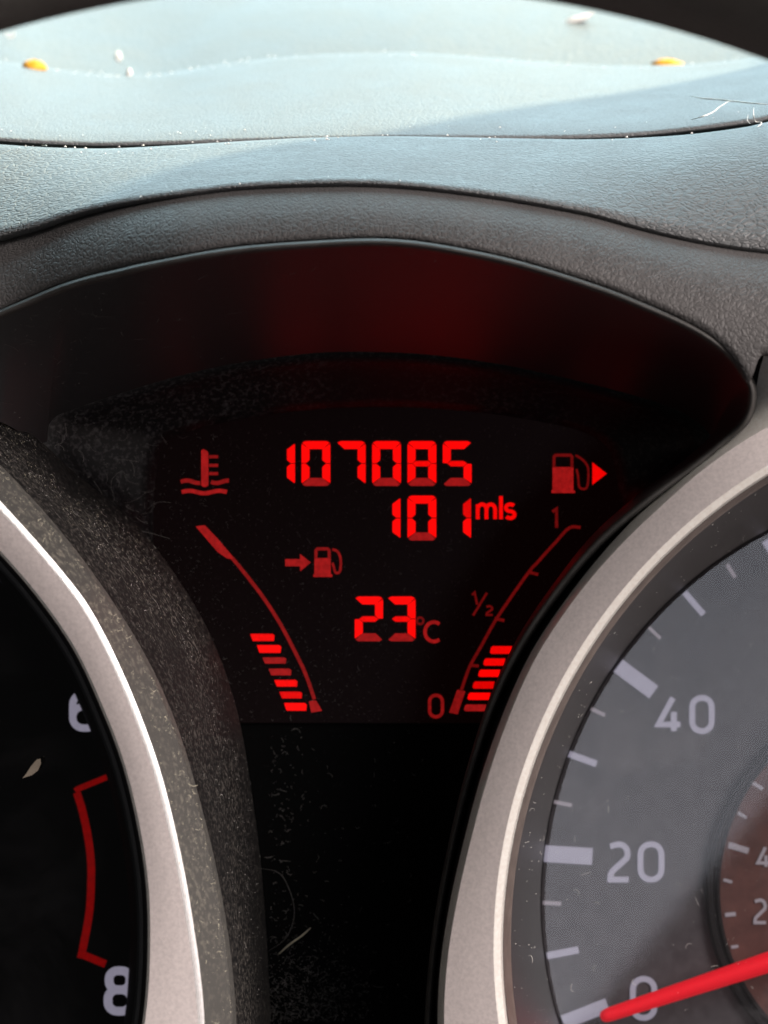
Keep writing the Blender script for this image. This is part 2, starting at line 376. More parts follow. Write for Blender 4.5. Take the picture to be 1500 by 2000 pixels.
# recess: lip line A paired with the foot line W of the wall
PAIR = [(-420, 850, .040, -420, 900, .038), (-200, 725, .041, -200, 860, .034), (-60, 650, .042, -60, 815, .028), (0, 622, .042, 0, 824, .023), (60, 597, .042, 55, 853, .015), (110, 576, .042, 90, 864, .009),
        (150, 562, .042, 92, 838, .008), (190, 551, .042, 110, 813, .008), (230, 542, .042, 150, 797, .008), (290, 528, .042, 220, 773, .008), (400, 507, .042, 347, 735, .008), (500, 494, .042, 470, 708, .008),
        (650, 484, .042, 620, 689, .008), (750, 482, .042, 750, 688, .008), (850, 492, .042, 850, 694, .008), (1000, 522, .042, 980, 712, .008), (1150, 567, .042, 1120, 742, .008), (1250, 605, .042, 1230, 770, .008),
        (1350, 650, .0415, 1310, 796, .008), (1415, 695, .041, 1362, 825, .008), (1450, 740, .040, 1385, 848, .008), (1460, 770, .0395, 1388, 864, .008), (1450, 812, .038, 1375, 886, .008), (1415, 850, .0365, 1345, 912, .008),
        (1350, 905, .036, 1300, 952, .008), (1255, 975, .036, 1232, 1004, .007), (1160, 1056, .035, 1160, 1070, .003), (1082, 1148, .034, 1092, 1160, .001), (1008, 1258, .033, 1020, 1268, .0005), (952, 1377, .032, 966, 1385, .0003), (907, 1520, .031, 922, 1526, .0003), (874, 1660, .030, 890, 1664, .0003), (848, 1800, .030, 866, 1803, .0003), (833, 1940, .030, 852, 1940, .0003), (826, 2100, .030, 846, 2100, .0003)]
PAIR = [(q[0], q[1], q[2] - back(q[0])) + q[3:] for q in PAIR]
PAIR[0] = PAIR[0][:5] + (.026,); PAIR[1] = PAIR[1][:5] + (.024,); PAIR[2] = PAIR[2][:5] + (.023,)
PR = catmull(PAIR, 6)
rows = [[], [], [], [], [], []]
for i, q in enumerate(PR):
    a = P(q[0], q[1], q[2]); t = (PR[min(i + 1, len(PR) - 1)] - PR[max(i - 1, 0)])[:2]; t = t / np.linalg.norm(t); n = (t[1], -t[0])
    for r, (o, dw) in zip(rows, ((-1, -.004), (0, -.0006), (3, .0004), (8, .0010), (13, .0007), (19, -.0025))):
        r.append(P(q[0] + n[0] * o, q[1] + n[1] * o, q[2] + dw))
mesh('lip', *grid(rows), 'lip', hood, label='thin smooth bead along the lower edge of the brow')

# ------------------------------------------------------------------ central display
disp = thing('information_display', P(750, 1150, 0), 'dusty black central display with glowing red digits, bars and symbols', 'display')
rows = []
for k in range(13):
    t = k / 12; r = []
    for q in PR:
        a, c = P(q[0], q[1], q[2] - .0006), P(q[3], q[4], q[5])
        v = a.lerp(c, t); v.z += 0.0010 * math.sin(math.pi * t); r.append(v)
    rows.append(r)
mesh('recess_wall', *grid(rows), 'wall', disp, label='satin black wall of the recess mirroring a red glow')
# bezel band between the foot of the wall and the crystal window
outer = [(288, 1052, .0075), (227, 990, .0075), (187, 960, .0075), (133, 920, .0075), (107, 893, .0075), (94, 866, .0075), (95, 840, .0075), (114, 816, .0075), (152, 801, .0075), (222, 777, .0075), (347, 740, .0075), (470, 713, .0075), (620, 694, .0075), (750, 693, .0075), (850, 699, .0075), (980, 717, .0075), (1120, 747, .0075), (1230, 775, .0075), (1310, 801, .0075), (1360, 830, .0075), (1385, 864, .0075), (1345, 910, .0075), (1290, 955, .0075), (1225, 1003, .0075)]
inner = [(300, 1075, .001), (299, 1045, .001), (299, 1010, .001), (300, 975, .001), (303, 940, .001), (307, 910, .001), (314, 885, .001), (324, 866, .001), (340, 852, .001), (368, 843, .001), (430, 826, .001), (520, 810, .001), (640, 798, .001), (750, 795, .001), (850, 798, .001), (960, 808, .001), (1070, 826, .001), (1130, 840, .001), (1165, 856, .001), (1188, 876, .001), (1200, 905, .001), (1206, 940, .001), (1208, 970, .001), (1209, 1010, .001)]
O, I = catmull(outer, 5), catmull(inner, 5); rows = []
oc = np.array((700, 1000))
rows.append([P(*(np.array(q[:2]) + (np.array(q[:2]) - oc) / np.linalg.norm(np.array(q[:2]) - oc) * 14), q[2] + .0001) for q in O])
for k in range(7):
    t = k / 6; e = t ** 0.75
    rows.append([P(*(np.array(a[:2]) * (1 - t) + np.array(c[:2]) * t), a[2] * (1 - e) + (c[2] + .0006) * e) for a, c in zip(O, I)])
rows.append([P(c[0], c[1], 0.0002) for c in I])
mesh('bezel', *grid(rows), 'bezel', disp, label='dusty black bezel sloping down to the crystal window')
ml = [(180, 990), (260, 1060), (330, 1150), (380, 1230), (420, 1320), (450, 1420), (468, 1530), (484, 1640), (498, 1760), (504, 1880), (508, 2060)]
mr = [(1260, 990), (1150, 1100), (1065, 1215), (1000, 1330), (965, 1425), (925, 1575), (895, 1700), (870, 1850), (860, 2060)]
ml, mr = catmull(ml, 4), catmull(mr, 5)
V = [P(*p, -0.0006) for p in ml] + [P(*p, -0.0006) for p in mr]; F = [(i, i + 1, len(ml) + i + 1, len(ml) + i) for i in range(len(ml) - 1)]
mesh('mask', V, F, 'mask', disp, smooth=False, label='plain black field below the crystal window')
poly = [(q[0], q[1]) for q in I] + [(1180, 1120), (1130, 1220), (1060, 1412), (410, 1412), (395, 1300), (340, 1170)]
mesh('crystal_window', *prism(poly, -0.0004, 0.0004), 'lcd', disp, smooth=False, label='dark crystal window with a faint red backlight')

def seg(x0, x1, y0, y1, th, s):
    w = x1 - x0; ym = (y0 + y1) / 2; g = 0.8; c = th * .42; q = th * .55
    if s == 'a': return [(x0 + c + g, y0), (x1 - c - g, y0), (x1 - g * 1.5, y0 + c * .5), (x1 - th + g, y0 + th), (x0 + th - g, y0 + th), (x0 + g * 1.5, y0 + c * .5)]
    if s == 'd': return [(x0 + th - g, y1 - th), (x1 - th + g, y1 - th), (x1 - g * 2, y1 - c * .5), (x1 - c, y1), (x0 + c, y1), (x0 + g * 2, y1 - c * .5)]
    if s == 'g': return [(x0 + q, ym), (x0 + th, ym - th * .32), (x1 - th, ym - th * .32), (x1 - q, ym), (x1 - th, ym + th * .36), (x0 + th, ym + th * .36)]
    if s == 'f': return [(x0, y0 + c + g), (x0 + g, y0 + c * .7 + g), (x0 + th, y0 + th + g), (x0 + th, ym - th * .40 - g), (x0 + q, ym - g), (x0, ym - g)]
    if s == 'e': return [(x0, ym + g), (x0 + q, ym + g), (x0 + th, ym + th * .40 + g), (x0 + th, y1 - th - g), (x0 + g, y1 - c * .7 - g), (x0, y1 - c - g)]
    m = {'b': 'f', 'c': 'e'}[s]
    return [(x0 + x1 - x, y) for x, y in seg(x0, x1, y0, y1, th, m)]
DIG = {'0': 'abcdef', '1': 'bc', '2': 'abged', '3': 'abgcd', '5': 'afgcd', '7': 'abc', '8': 'abcdefg'}
def digit(ch, x0, x1, y0, y1, over={}):
    d = bpy.data.objects.new('digit', None); COL.objects.link(d); d.parent = disp; d.empty_display_size = .001
    d['label'] = 'glowing red seven-segment %s' % ch
    for s in DIG[ch]:
        lv = over.get(s, {'d': 50, 'g': 85}.get(s, 100))
        mesh('segment', *prism(seg(x0, x1, y0, y1, 15.5, s), 0.0001, 0.00006), 'r%d' % lv, d, smooth=False)
for ch, x in zip('107085', (520, 589, 658, 727, 796, 865)): digit(ch, x, x + 56, 861.5, 949)
digit('1', 727, 782, 968, 1055.5); digit('0', 796, 852, 968, 1055.5); digit('1', 865, 920, 968, 1055.5, {'b': 70})
digit('2', 693, 748, 1165, 1252.5); digit('3', 757, 811.5, 1165, 1252.5)
Z = 0.0001; HH = 0.00006
text('unit_lettering', [('m', 933, 967, 985, 1014), ('l', 974, 983, 969, 1014), ('s', 988, 1005, 985, 1012)], 7.6, Z, HH, 'r85', disp, 'red letters mls')
text('unit_lettering', [('C', 830, 860, 1215, 1253)], 7, Z, HH, 'r50', disp, 'dim red letter C')
text('degree_sign', [('o', 814, 827, 1206, 1219)], 4.5, Z, HH, 'r20', disp)
text('scale_numeral', [('1', 1079, 1087, 994, 1031)], 6.5, Z, HH, 'r20', disp, 'faint red 1 at the top of the fuel scale')
text('scale_numeral', [('0', 839, 864, 1358, 1400)], 6.5, Z, HH, 'r35', disp, 'dim red 0 at the foot of the fuel scale')
mesh('scale_numeral', *merge([ribbon([(922, 1162), (927, 1157), (932, 1181)], 4.5, Z, HH), ribbon([(951, 1158), (924, 1202)], 4.5, Z, HH)] + [ribbon(p, 4.2, Z, HH, c) for p, c in glyph('2', 950, 962, 1184, 1201)]), 'r20', disp, smooth=False, label='faint red fraction one half')

def group_part(name, label):
    d = bpy.data.objects.new(name, None); COL.objects.link(d); d.parent = disp; d['label'] = label; d.empty_display_size = .001; return d
fg = group_part('fuel_gauge', 'red fuel bar gauge along the right edge')
line = catmull([(1134, 1030), (1112, 1031), (1087, 1057), (1050, 1098), (1033, 1117), (997, 1168), (967, 1213), (937, 1267), (917, 1303), (901, 1348)], 4)
mesh('scale_line', *ribbon(line, 6.0, Z, HH), 'r20', fg, smooth=False)
for a, c in (((1031, 1117), (1051, 1122)), ((966, 1208), (985, 1212)), ((917, 1299), (935, 1301))):
    mesh('scale_tick', *ribbon([a, c], 6, Z + .00002, HH), 'r20', fg, smooth=False)
mesh('end_block', *prism([(893, 1347), (909, 1350), (894, 1395), (877, 1392)], Z, HH), 'r35', fg, smooth=False)
for (x0, x1, y0, y1, lv) in ((958, 1000, 1262, 1277, 85), (945, 987, 1286, 1300, 85), (935, 977, 1308, 1322, 100), (924, 966, 1331, 1345, 70), (914, 958, 1353, 1367, 100), (907, 950, 1376, 1389, 50)):
    mesh('bar', *prism([(x0 + 4, y0), (x1, y0), (x1 - 3, y1), (x0 + 2, y1), (x0 - 1, y1 - 3), (x0 + 1, y0 + 3)], Z, HH), 'r%d' % lv, fg, smooth=False)
tg = group_part('temperature_gauge', 'red coolant temperature bar gauge along the left edge')
line = catmull([(447, 1085), (457, 1094), (487, 1131), (517, 1171), (547, 1218), (573, 1267), (597, 1317), (614, 1366)], 4)
mesh('scale_line', *ribbon(line, 7, Z, HH), 'r35', tg, smooth=False)
mesh('end_block', *prism([(382, 1028), (400, 1026), (425, 1052), (452, 1084), (456, 1092), (444, 1091), (425, 1078)], Z + .00002, HH), 'r50', tg, smooth=False)
mesh('end_block', *prism([(603, 1370), (617, 1368), (629, 1388), (608, 1392)], Z + .00002, HH), 'r50', tg, smooth=False)
for (x0, x1, y0, y1, lv) in ((490, 535, 1238, 1252, 85), (503, 548, 1260, 1275, 100), (514, 558, 1284, 1296, 50), (526, 568, 1306, 1319, 50), (537, 580, 1328, 1341, 85), (547, 589, 1351, 1364, 70), (556, 598, 1373, 1388, 100)):
    mesh('bar', *prism([(x0 - 1, y0), (x1 - 3, y0), (x1 + 1, y0 + 3), (x1, y1), (x0 + 4, y1), (x0, y0 + 4)], Z, HH), 'r%d' % lv, tg, smooth=False)
ts = group_part('coolant_symbol', 'red thermometer in waves symbol')
mesh('stem', *prism([(393, 880), (397, 877), (405, 881), (407, 886), (407, 948), (402, 951), (397, 951), (393, 948)], Z, HH), 'r50', ts, smooth=False)
for y in (889, 906, 922): mesh('tooth', *prism([(408, y), (426, y), (426, y + 6), (408, y + 6)], Z, HH), 'r35', ts, smooth=False)
def wave(x0, x1, y, amp, n): return [(x0 + (x1 - x0) * i / 20, y - amp * math.sin(i / 20 * math.pi * 2 * n)) for i in range(21)]
mesh('wave', *ribbon(wave(353, 391, 941, 2.5, .8), 8, Z, HH), 'r35', ts, smooth=False)
mesh('wave', *ribbon(wave(412, 447, 941, -2.5, .8), 8, Z, HH), 'r35', ts, smooth=False)
mesh('wave', *ribbon(wave(355, 443, 961, 2.5, 1.5), 8, Z, HH), 'r50', ts, smooth=False)
def pump(name, label, x0, x1, y0, y1, win, hose, hw, lv, hlv):
    g = group_part(name, label); a, c, d, e = win
    mesh('pump_body', *prism([(x0, e), (x1, e), (x1, y1 - 6), (x1 + 3, y1 - 5), (x1 + 3, y1), (x0 - 2, y1), (x0 - 2, y1 - 5), (x0, y1 - 6)], Z, HH), lv, g, smooth=False)
    mesh('pump_frame', *ribbon([(x0 + 3, e + 1), (x0 + 3, y0 + 6), (x0 + 6, y0 + 3), (x1 - 6, y0 + 3), (x1 - 3, y0 + 6), (x1 - 3, e + 1)], 6, Z + .00002, HH), hlv if hw < 6 else lv, g, smooth=False)
    mesh('hose', *ribbon(catmull(hose, 4), hw, Z, HH), hlv, g, smooth=False); return g
g = pump('fuel_symbol', 'red fuel pump symbol with a filler-side arrow', 1079, 1120, 886, 963, (1086, 1114, 895, 912), [(1124, 889), (1138, 898), (1148, 912), (1149, 935), (1146, 952), (1138, 955), (1131, 950), (1129, 930), (1126, 916)], 4.5, 'r50', 'r20')
mesh('arrow', *prism([(1157, 903), (1185, 925), (1157, 947)], Z, HH), 'r85', g, smooth=False)
g = pump('range_symbol', 'red arrow pointing at a small fuel pump', 614, 646, 1069, 1127, (620, 640, 1076, 1090), [(649, 1073), (659, 1077), (665, 1090), (665, 1110), (662, 1118), (655, 1118), (652, 1108), (649, 1099)], 5, 'r50', 'r35')
mesh('arrow', *prism([(557, 1092), (586, 1092), (586, 1082), (607, 1098.5), (586, 1116), (586, 1106), (557, 1106)], Z, HH), 'r50', g, smooth=False)

# ------------------------------------------------------------------ gauges: rings as r(angle) about a common centre
NA = 288
def ring(centre, circ, pts=None, w=0.0, off=0.0, deg=3):
    """closed outline in the panel frame: fitted circle corrected by measured points, w may vary with angle"""
    cx, cy = centre; X, Y, r = circ; th = np.linspace(-math.pi, math.pi, NA, endpoint=False)
    dx, dy = np.cos(th), np.sin(th); ex, ey = cx - X, cy - Y
    bq = dx * ex + dy * ey; rr = -bq + np.sqrt(bq ** 2 - (ex ** 2 + ey ** 2 - r * r))
    if pts is not None:
        p = np.array(pts, float); pt = np.arctan2(p[:, 1] - cy, p[:, 0] - cx); pr = np.hypot(p[:, 0] - cx, p[:, 1] - cy)
        base = RIGHT if cx > 750 else 0.0
        f = lambda a: np.mod(a - base + math.pi, 2 * math.pi) - math.pi
        q = f(pt); s = np.argsort(q); tt = f(th)
        cur = np.interp(q[s], np.sort(tt), rr[np.argsort(tt)])
        res = pr[s] - cur; qq = q[s]
        res_i = np.interp(tt, np.r_[qq[0] - .5, qq, qq[-1] + .5], np.r_[0, res, 0])
        k = np.exp(-np.linspace(-2, 2, 9) ** 2); k /= k.sum()
        o = np.argsort(tt); sm = np.convolve(np.r_[res_i[o][-8:], res_i[o], res_i[o][:8]], k, 'same')[8:-8]
        res_i[o] = sm; rr = rr + res_i
    rr = rr + off
    return [P(cx + rr[i] * dx[i], cy + rr[i] * dy[i], w(th[i]) if callable(w) else w) for i in range(NA)]
RIGHT = math.pi
def band(name, rings, mat, parent, label=None, flip=False):
    return mesh(name, *grid(rings, close=True, flip=flip), mat, parent, label=label, flat_angle=40)
def disc(name, r, mat, parent, label=None, bulge=0.0):
    c = sum(r, Vector()) / len(r); rows = [r] + [[c.lerp(v, k) + Vector((0, -bulge * (1 - k * k), 0)) for v in r] for k in (0.66, 0.33)]
    V, F = grid(rows, close=True); V.append(c + Vector((0, -bulge, 0))); n = len(r); k = len(V) - 1
    F += [(2 * n + i, 2 * n + (i + 1) % n, k) for i in range(n)]
    return mesh(name, V, F, mat, parent, label=label)

# speedometer (right)
SC = (2000, 1830)
c_R0, p_R0 = (2176, 1929, 1339), [(1390, 880), (1300, 945), (1220, 1004), (1120, 1100), (1035, 1215), (970, 1330), (935, 1425), (895, 1575), (865, 1700), (840, 1850), (830, 2000)]
c_So, p_So = (2301, 1985, 1436), [(1530, 812), (1498, 826), (1462, 847), (1408, 883), (1354, 923), (1300, 972), (1260, 1008), (1140, 1135), (1040, 1280), (965, 1460), (915, 1635), (885, 1765), (867, 1875), (860, 2000)]
p_St = [(1470, 660), (1475, 690), (1487, 735), (1489, 760), (1485, 788), (1473, 813), (1444, 847), (1408, 874), (1354, 916), (1300, 964), (1254, 1000), (1136, 1133), (1036, 1278), (961, 1458), (911, 1633), (881, 1763), (863, 1873), (856, 2000)]
c_Bo = (2063, 1852, 1099); c_D = (2048, 1840, 1072); c_di = (1873, 1761, 819); c_su = (1777, 1738, 394)
spd = thing('speedometer', P(1873, 1761, -0.005), 'grey speedometer dial with red needle near zero and rose-silver bezel ring', 'gauge', 'round gauges')
b0 = ring(SC, c_R0, p_R0, .0004, -19); b1 = ring(SC, c_R0, p_R0, .026, -15); b2 = ring(SC, c_R0, p_R0, .029, -18)
s0 = ring(SC, c_So, p_St, .0355, 2); s1 = ring(SC, c_So, p_So, .0376, 0); s2 = ring(SC, c_So, p_So, .0384, -7)
band('flank', [b0, b1], 'flank', spd, 'black dusty outer flank'); 
band('outer_collar', [b1, b2, s0], 'black', spd, 'glossy black collar catching red reflections')
e0 = ring(SC, c_Bo, None, .0402, 0); e1 = ring(SC, c_Bo, None, .0398, -14); e2 = ring(SC, c_Bo, None, .0388, -18)
band('edge_trim', [s0, s1, s2], 'cream', spd, 'thin outer edge of the ring with a highlight put into its pale colour')
band('bezel_ring', [s2] + [[a.lerp(c, t) + Vector((0, -.00012 * math.sin(math.pi * t), 0)) for a, c in zip(s2, e0)] for t in (.25, .5, .75)] + [e0], 'silver', spd, 'wide satin rose-silver ring')
band('inner_bevel', [e0, e1, e2], 'cream', spd, 'bevel on the inner edge of the ring with its cream highlight put into the colour')
g0 = ring(SC, c_Bo, None, .0350, -19); g1 = ring(SC, c_D, None, .0350, -6); h1 = ring(SC, c_D, None, .0340, -7); h2 = ring(SC, c_D, None, .0315, -22)
band('groove', [e2, g0, g1], 'black', spd); band('lens_seat', [g1, h1, h2], 'brown', spd, 'thin brown lens seat')
d0 = ring(SC, c_di, None, -.0006, -2); d1 = ring(SC, c_di, None, -.0022, -4); d2 = ring(SC, c_di, None, -.0110, -4)
band('tube_wall', [h2] + [[a.lerp(c, t) for a, c in zip(h2, d0)] for t in (.33, .66)] + [d0], 'tube', spd, 'grey dusty wall between lens and dial')
band('dial_groove', [d0, d1, d2], 'mask', spd)
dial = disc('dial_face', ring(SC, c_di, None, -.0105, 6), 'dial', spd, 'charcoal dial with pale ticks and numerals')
DW = -.0104; DH = .00012
for (a, c, wd) in (((1062, 1667), (1157, 1673), 33), ((1207, 1300), (1277, 1352), 30), ((1100, 1997), (1187, 1963), 28), ((1110, 1472), (1165, 1492), 13), ((1082, 1566), (1117, 1573), 7.5), ((1154, 1384), (1182, 1397), 7.5), ((1060, 1763), (1096, 1765), 8),
                   ((1068, 1867), (1130, 1855), 14), ((1267, 1225), (1290, 1247), 6.5), ((1337, 1157), (1374, 1200), 12), ((1420, 1102), (1436, 1128), 7.5), ((1494, 1056), (1520, 1098), 14), ((1610, 985), (1650, 1068), 30)):
    mesh('tick', *ribbon([a, c], wd, DW, DH), 'print' if wd > 10 else 'print_dim', dial, smooth=False)
for lab, chars in (('40', [('4', 1286, 1329, 1363, 1428), ('0', 1352, 1390, 1363, 1428)]), ('20', [('2', 1191, 1228, 1649, 1718), ('0', 1251, 1292, 1649, 1718)]), ('0', [('0', 1236, 1278, 1912, 1988)])):
    text('numeral', chars, 11.5, DW, DH, 'print', dial, 'pale numeral ' + lab)
q0 = ring((1777, 1738), c_su, None, -.0101, 6); q1 = ring((1777, 1738), c_su, None, -.0094, 0); q2 = ring((1777, 1738), c_su, None, -.0094, -9); q3 = ring((1777, 1738), c_su, None, -.0101, -12); q4 = ring((1777, 1738), c_su, None, -.0096, -18); q5 = ring((1777, 1738), c_su, None, -.0102, -26)
band('inner_dial_rim', [q0, q1, q2, q3, q4, q5], 'black', spd, 'double black rim round the inner dial')
sub = disc('inner_dial', ring((1777, 1738), c_su, None, -.0100, -20), 'subdial', spd, 'inner dial with small ticks and a red-brown reflection put into its colour')
for (a, c, wd) in (((1470, 1529), (1490, 1541), 7), ((1441, 1587), (1458, 1597), 6), ((1423, 1650), (1462, 1662), 12), ((1413, 1718), (1430, 1723), 6), ((1416, 1787), (1437, 1785), 8), ((1428, 1850), (1442, 1848), 6)):
    mesh('tick', *ribbon([a, c], wd, -.0099, DH), 'print_dim', sub, smooth=False)
text('numeral', [('4', 1480, 1503, 1655, 1693), ('0', 1514, 1536, 1655, 1693)], 6.5, -.0099, DH, 'print_dim', sub, 'small numeral 40')
text('numeral', [('2', 1474, 1496, 1758, 1802), ('0', 1508, 1530, 1758, 1802)], 6.5, -.0099, DH, 'print_dim', sub, 'small numeral 20')
# needle: rounded tapering bar, a little proud of the dial
tip = np.array((1184, 1983.5)); piv = np.array((1790, 1784)); dv = (piv - tip) / np.linalg.norm(piv - tip); nv = np.array((-dv[1], dv[0])); rows = []
Ln = np.linalg.norm(piv - tip)
for s, hw in ((-12, 1.5), (-11, 7), (-7, 11), (0, 13), (8, 14), (Ln * .5, 20), (Ln, 26)):
    c = tip + dv * s; rows.append([P(*(c + nv * hw * math.cos(a)), -.0062 + .0011 * math.sin(a) * (hw / 14)) for a in np.linspace(0, math.pi, 9)])
mesh('needle', *grid(rows), 'needle', spd, label='bright red tapering needle')
lr = ring(SC, c_di, None, -.0018, -8)
TILT = math.radians(2.2); c = sum(lr, Vector()) / len(lr)
rot = Matrix.Rotation(TILT, 3, 'Z')
lr = [c + rot @ (v - c) for v in lr]
disc('lens', lr, 'lens', spd, 'clear lens with wipe marks mirroring pale light')

# tachometer (left)
TC = (-760, 1830); DW = -.0048
p_Lo = [(-60, 775), (0, 808), (55, 843), (90, 864), (107, 890), (133, 917), (187, 957), (227, 986), (288, 1047), (350, 1135), (400, 1215), (440, 1310), (470, 1415), (486, 1520), (503, 1640), (515, 1760), (522, 1880), (528, 2000)]
p_Lr = [(0, 915), (80, 1000), (165, 1105), (240, 1215), (300, 1320), (345, 1430), (385, 1565), (425, 1735), (452, 1925), (458, 2000)]
p_Lw = [(15, 1005), (100, 1100), (165, 1180), (215, 1275), (265, 1390), (305, 1500), (340, 1640), (370, 1800), (390, 1950), (395, 2000)]
p_Ls = [(0, 1083), (75, 1170), (145, 1270), (195, 1380), (235, 1480), (265, 1600), (285, 1725), (288, 1850), (278, 2000)]
c_Lr = (-1087, 2003, 1541); c_Lw = (-1105, 1983, 1494); c_Ls = (-811, 1824, 1101)
tac = thing('tachometer', P(-811, 1824, -0.005), 'black tachometer dial with red zone mark, dusty flank and lilac-silver bezel ring', 'gauge', 'round gauges')
c_Lo = (-1087, 2003, 1600)
def wlo(a):   # the flank runs up into the recess wall at its top left
    k = max(0.0, min(1.0, (-a - 0.78) / 0.22)); return .0072 + .018 * k
l0 = ring(TC, c_Lo, p_Lo, wlo); l00 = ring(TC, c_Lo, p_Lo, lambda a: wlo(a) - .0078, 0)
r0 = ring(TC, c_Lr, p_Lr, .0335, 5); r1 = ring(TC, c_Lr, p_Lr, .0352, 1); r2 = ring(TC, c_Lr, p_Lr, .0360, -4)
mid = [[a.lerp(c, t) + Vector((0, .0016 * math.sin(math.pi * t), 0)) for a, c in zip(l0, r0)] for t in (.2, .4, .6, .8)]
band('flank', [l00, l0] + mid + [r0], 'flank', tac, 'black outer flank thick with lint and dust')
band('edge_line', [r0, r1, r2], 'chamfer', tac)
w0 = ring(TC, c_Lw, p_Lw, .0405, 6); w1 = ring(TC, c_Lw, p_Lw, .0407, -3); w2 = ring(TC, c_Lw, p_Lw, .0409, -7)
band('chamfer', [r2] + [[a.lerp(c, t) for a, c in zip(r2, w0)] for t in (.5,)] + [w0], 'chamfer', tac, 'grey dusty chamfer outside the silver ring')
band('edge_highlight', [w0, w1, w2], 'bright', tac, 'edge line of the ring, whitened in colour to strengthen its highlight')
n0 = ring(TC, c_Ls, p_Ls, .0400, 5); n1 = ring(TC, c_Ls, p_Ls, .0394, 0); n2 = ring(TC, c_Ls, p_Ls, .0372, -2); n3 = ring(TC, c_Ls, p_Ls, .0340, -9); n4 = ring(TC, c_Ls, p_Ls, .0338, -13); n5 = ring(TC, c_Ls, p_Ls, .0320, -21); n6 = ring(TC, c_Ls, p_Ls, -.0048, -36)
band('bezel_ring', [w2] + [[a.lerp(c, t) + Vector((0, -.00012 * math.sin(math.pi * t), 0)) for a, c in zip(w2, n0)] for t in (.25, .5, .75)] + [n0], 'silver', tac, 'wide satin lilac-silver ring')
band('edge_trim', [n0, n1], 'cream', tac); band('groove', [n1, n2, n3], 'black', tac); band('lens_seat', [n3, n4, n5], 'tube', tac, 'thin dark grey lens seat')
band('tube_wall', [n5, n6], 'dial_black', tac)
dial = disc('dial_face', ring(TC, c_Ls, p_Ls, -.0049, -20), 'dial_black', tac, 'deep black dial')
text('numeral', [('6', 142, 190, 1350, 1422)], 14, DW, DH, 'print', dial, 'pale numeral 6 cut off by the ring')
text('numeral', [('8', 211, 256, 1896, 1975)], 17, DW, DH, 'print', dial, 'pale numeral 8 cut off by the ring')
text('numeral', [('4', -44, 4, 1075, 1142)], 14, DW, DH, 'print', dial, 'pale numeral 4 at the edge of the picture')
zone = catmull([(150, 1548), (160, 1580), (170, 1625), (177, 1675), (178, 1720), (174, 1785), (160, 1862)], 5)
mesh('red_zone', *merge([ribbon([(232, 1507), (218, 1514), (152, 1541), (147, 1545)], 11, DW + .00003, DH), ribbon(zone, 15, DW, DH), ribbon([(152, 1863), (165, 1866), (206, 1883)], 15, DW + .00003, DH)]), 'redline', dial, smooth=False, label='dark red bracket marking the red zone')
disc('lens', ring(TC, c_Ls, p_Ls, .0330, -12), 'lens_dark', tac, 'clear lens over the black dial')

# ------------------------------------------------------------------ arched rim across the top of the view
rim_c = (664, 2378); rows = []
for i in range(0, 141):
    a = math.radians(-165 + 150 * i / 140); k = max(0, abs(math.degrees(a) + 90) - 26) / 49
    row = []
    for j in range(16):
        u = 2 * math.pi * j / 16; rr = 2409 + 330 - 330 * math.cos(u)
        base = P(rim_c[0] + 2409 * math.cos(a), rim_c[1] + 2409 * math.sin(a), .09)
        out = Vector((math.cos(a), 0, -math.sin(a)))
        row.append(base + out * (.011 * (1 - math.cos(u))) + Vector((0, -.013 * math.sin(u), 0)))
    rows.append(row)
arch = mesh('rim_arch', *grid(rows, close=True), 'arch', None, label='black grained rim arching in front of the dashboard at the top corners', cat='rim')

# ------------------------------------------------------------------ windscreen pillar: its shadow crosses the dashboard top
def onpad(x, y):
    return P(x, y, 0.036 - back(x) * .7 - (0.0235 - back(x) * .7) * (edgeC(x) - y) / (edgeC(x) - gapD(x)) if y > gapD(x) else 0.0095 - 0.0545 * (gapU(x) - y) / (gapU(x) - crest(x)))
A, B = onpad(640, 254), onpad(1480, 121)
t0 = 0.42; dirv = (B - A); pa = A + SUN * t0 - dirv * 3.6; pb = B + SUN * t0 + dirv * 2.6
side = dirv.cross(SUN).normalized()
if side.x < 0: side = -side
thick = dirv.cross(side).normalized()
V = []
for p in (pa, pb):
    for s_, t_ in ((0, -.02), (0.004, -.028), (.14, -.028), (.144, -.02), (.144, .02), (.14, .028), (.004, .028), (0, .02)):
        V.append(p + side * s_ + thick * t_)
F = [(i, (i + 1) % 8, 8 + (i + 1) % 8, 8 + i) for i in range(8)] + [tuple(range(8))[::-1], tuple(range(8, 16))]
mesh('windscreen_pillar', V, F, 'arch', None, smooth=False, kind='structure', label='windscreen pillar whose shadow crosses the dashboard top')

# ------------------------------------------------------------------ loose bits
def blob(name, c, ax, n, mat, label, cat, seed, group=None, flat=0.5):
    """irregular lump: a noisy squashed ball resting at c"""
    r = random.Random(seed); V = []; rows = []
    for i in range(7):
        ph = math.pi * i / 6; row = []
        for j in range(12):
            th = 2 * math.pi * j / 12; k = 1 + r.uniform(-.28, .28)
            row.append(c + Vector((ax[0] * math.sin(ph) * math.cos(th) * k, ax[1] * math.sin(ph) * math.sin(th) * k, ax[2] * math.cos(ph) * k)))
        rows.append(row)
    return mesh(name, *grid(rows, close=True), mat, None, label=label, cat=cat, group=group)
def tubeline(pts, rad, sides=5, taper=True):
    rows = []; n = len(pts)
    for i, p in enumerate(pts):
        t = (pts[min(i + 1, n - 1)] - pts[max(i - 1, 0)]).normalized(); u = t.cross(Vector((0, -.3, 1))).normalized(); v = t.cross(u)
        r = rad * (min(1, .35 + 2.5 * min(i, n - 1 - i) / n) if taper else 1)
        rows.append([p + u * r * math.cos(2 * math.pi * k / sides) + v * r * math.sin(2 * math.pi * k / sides) for k in range(sides)])
    return grid(rows, close=True)
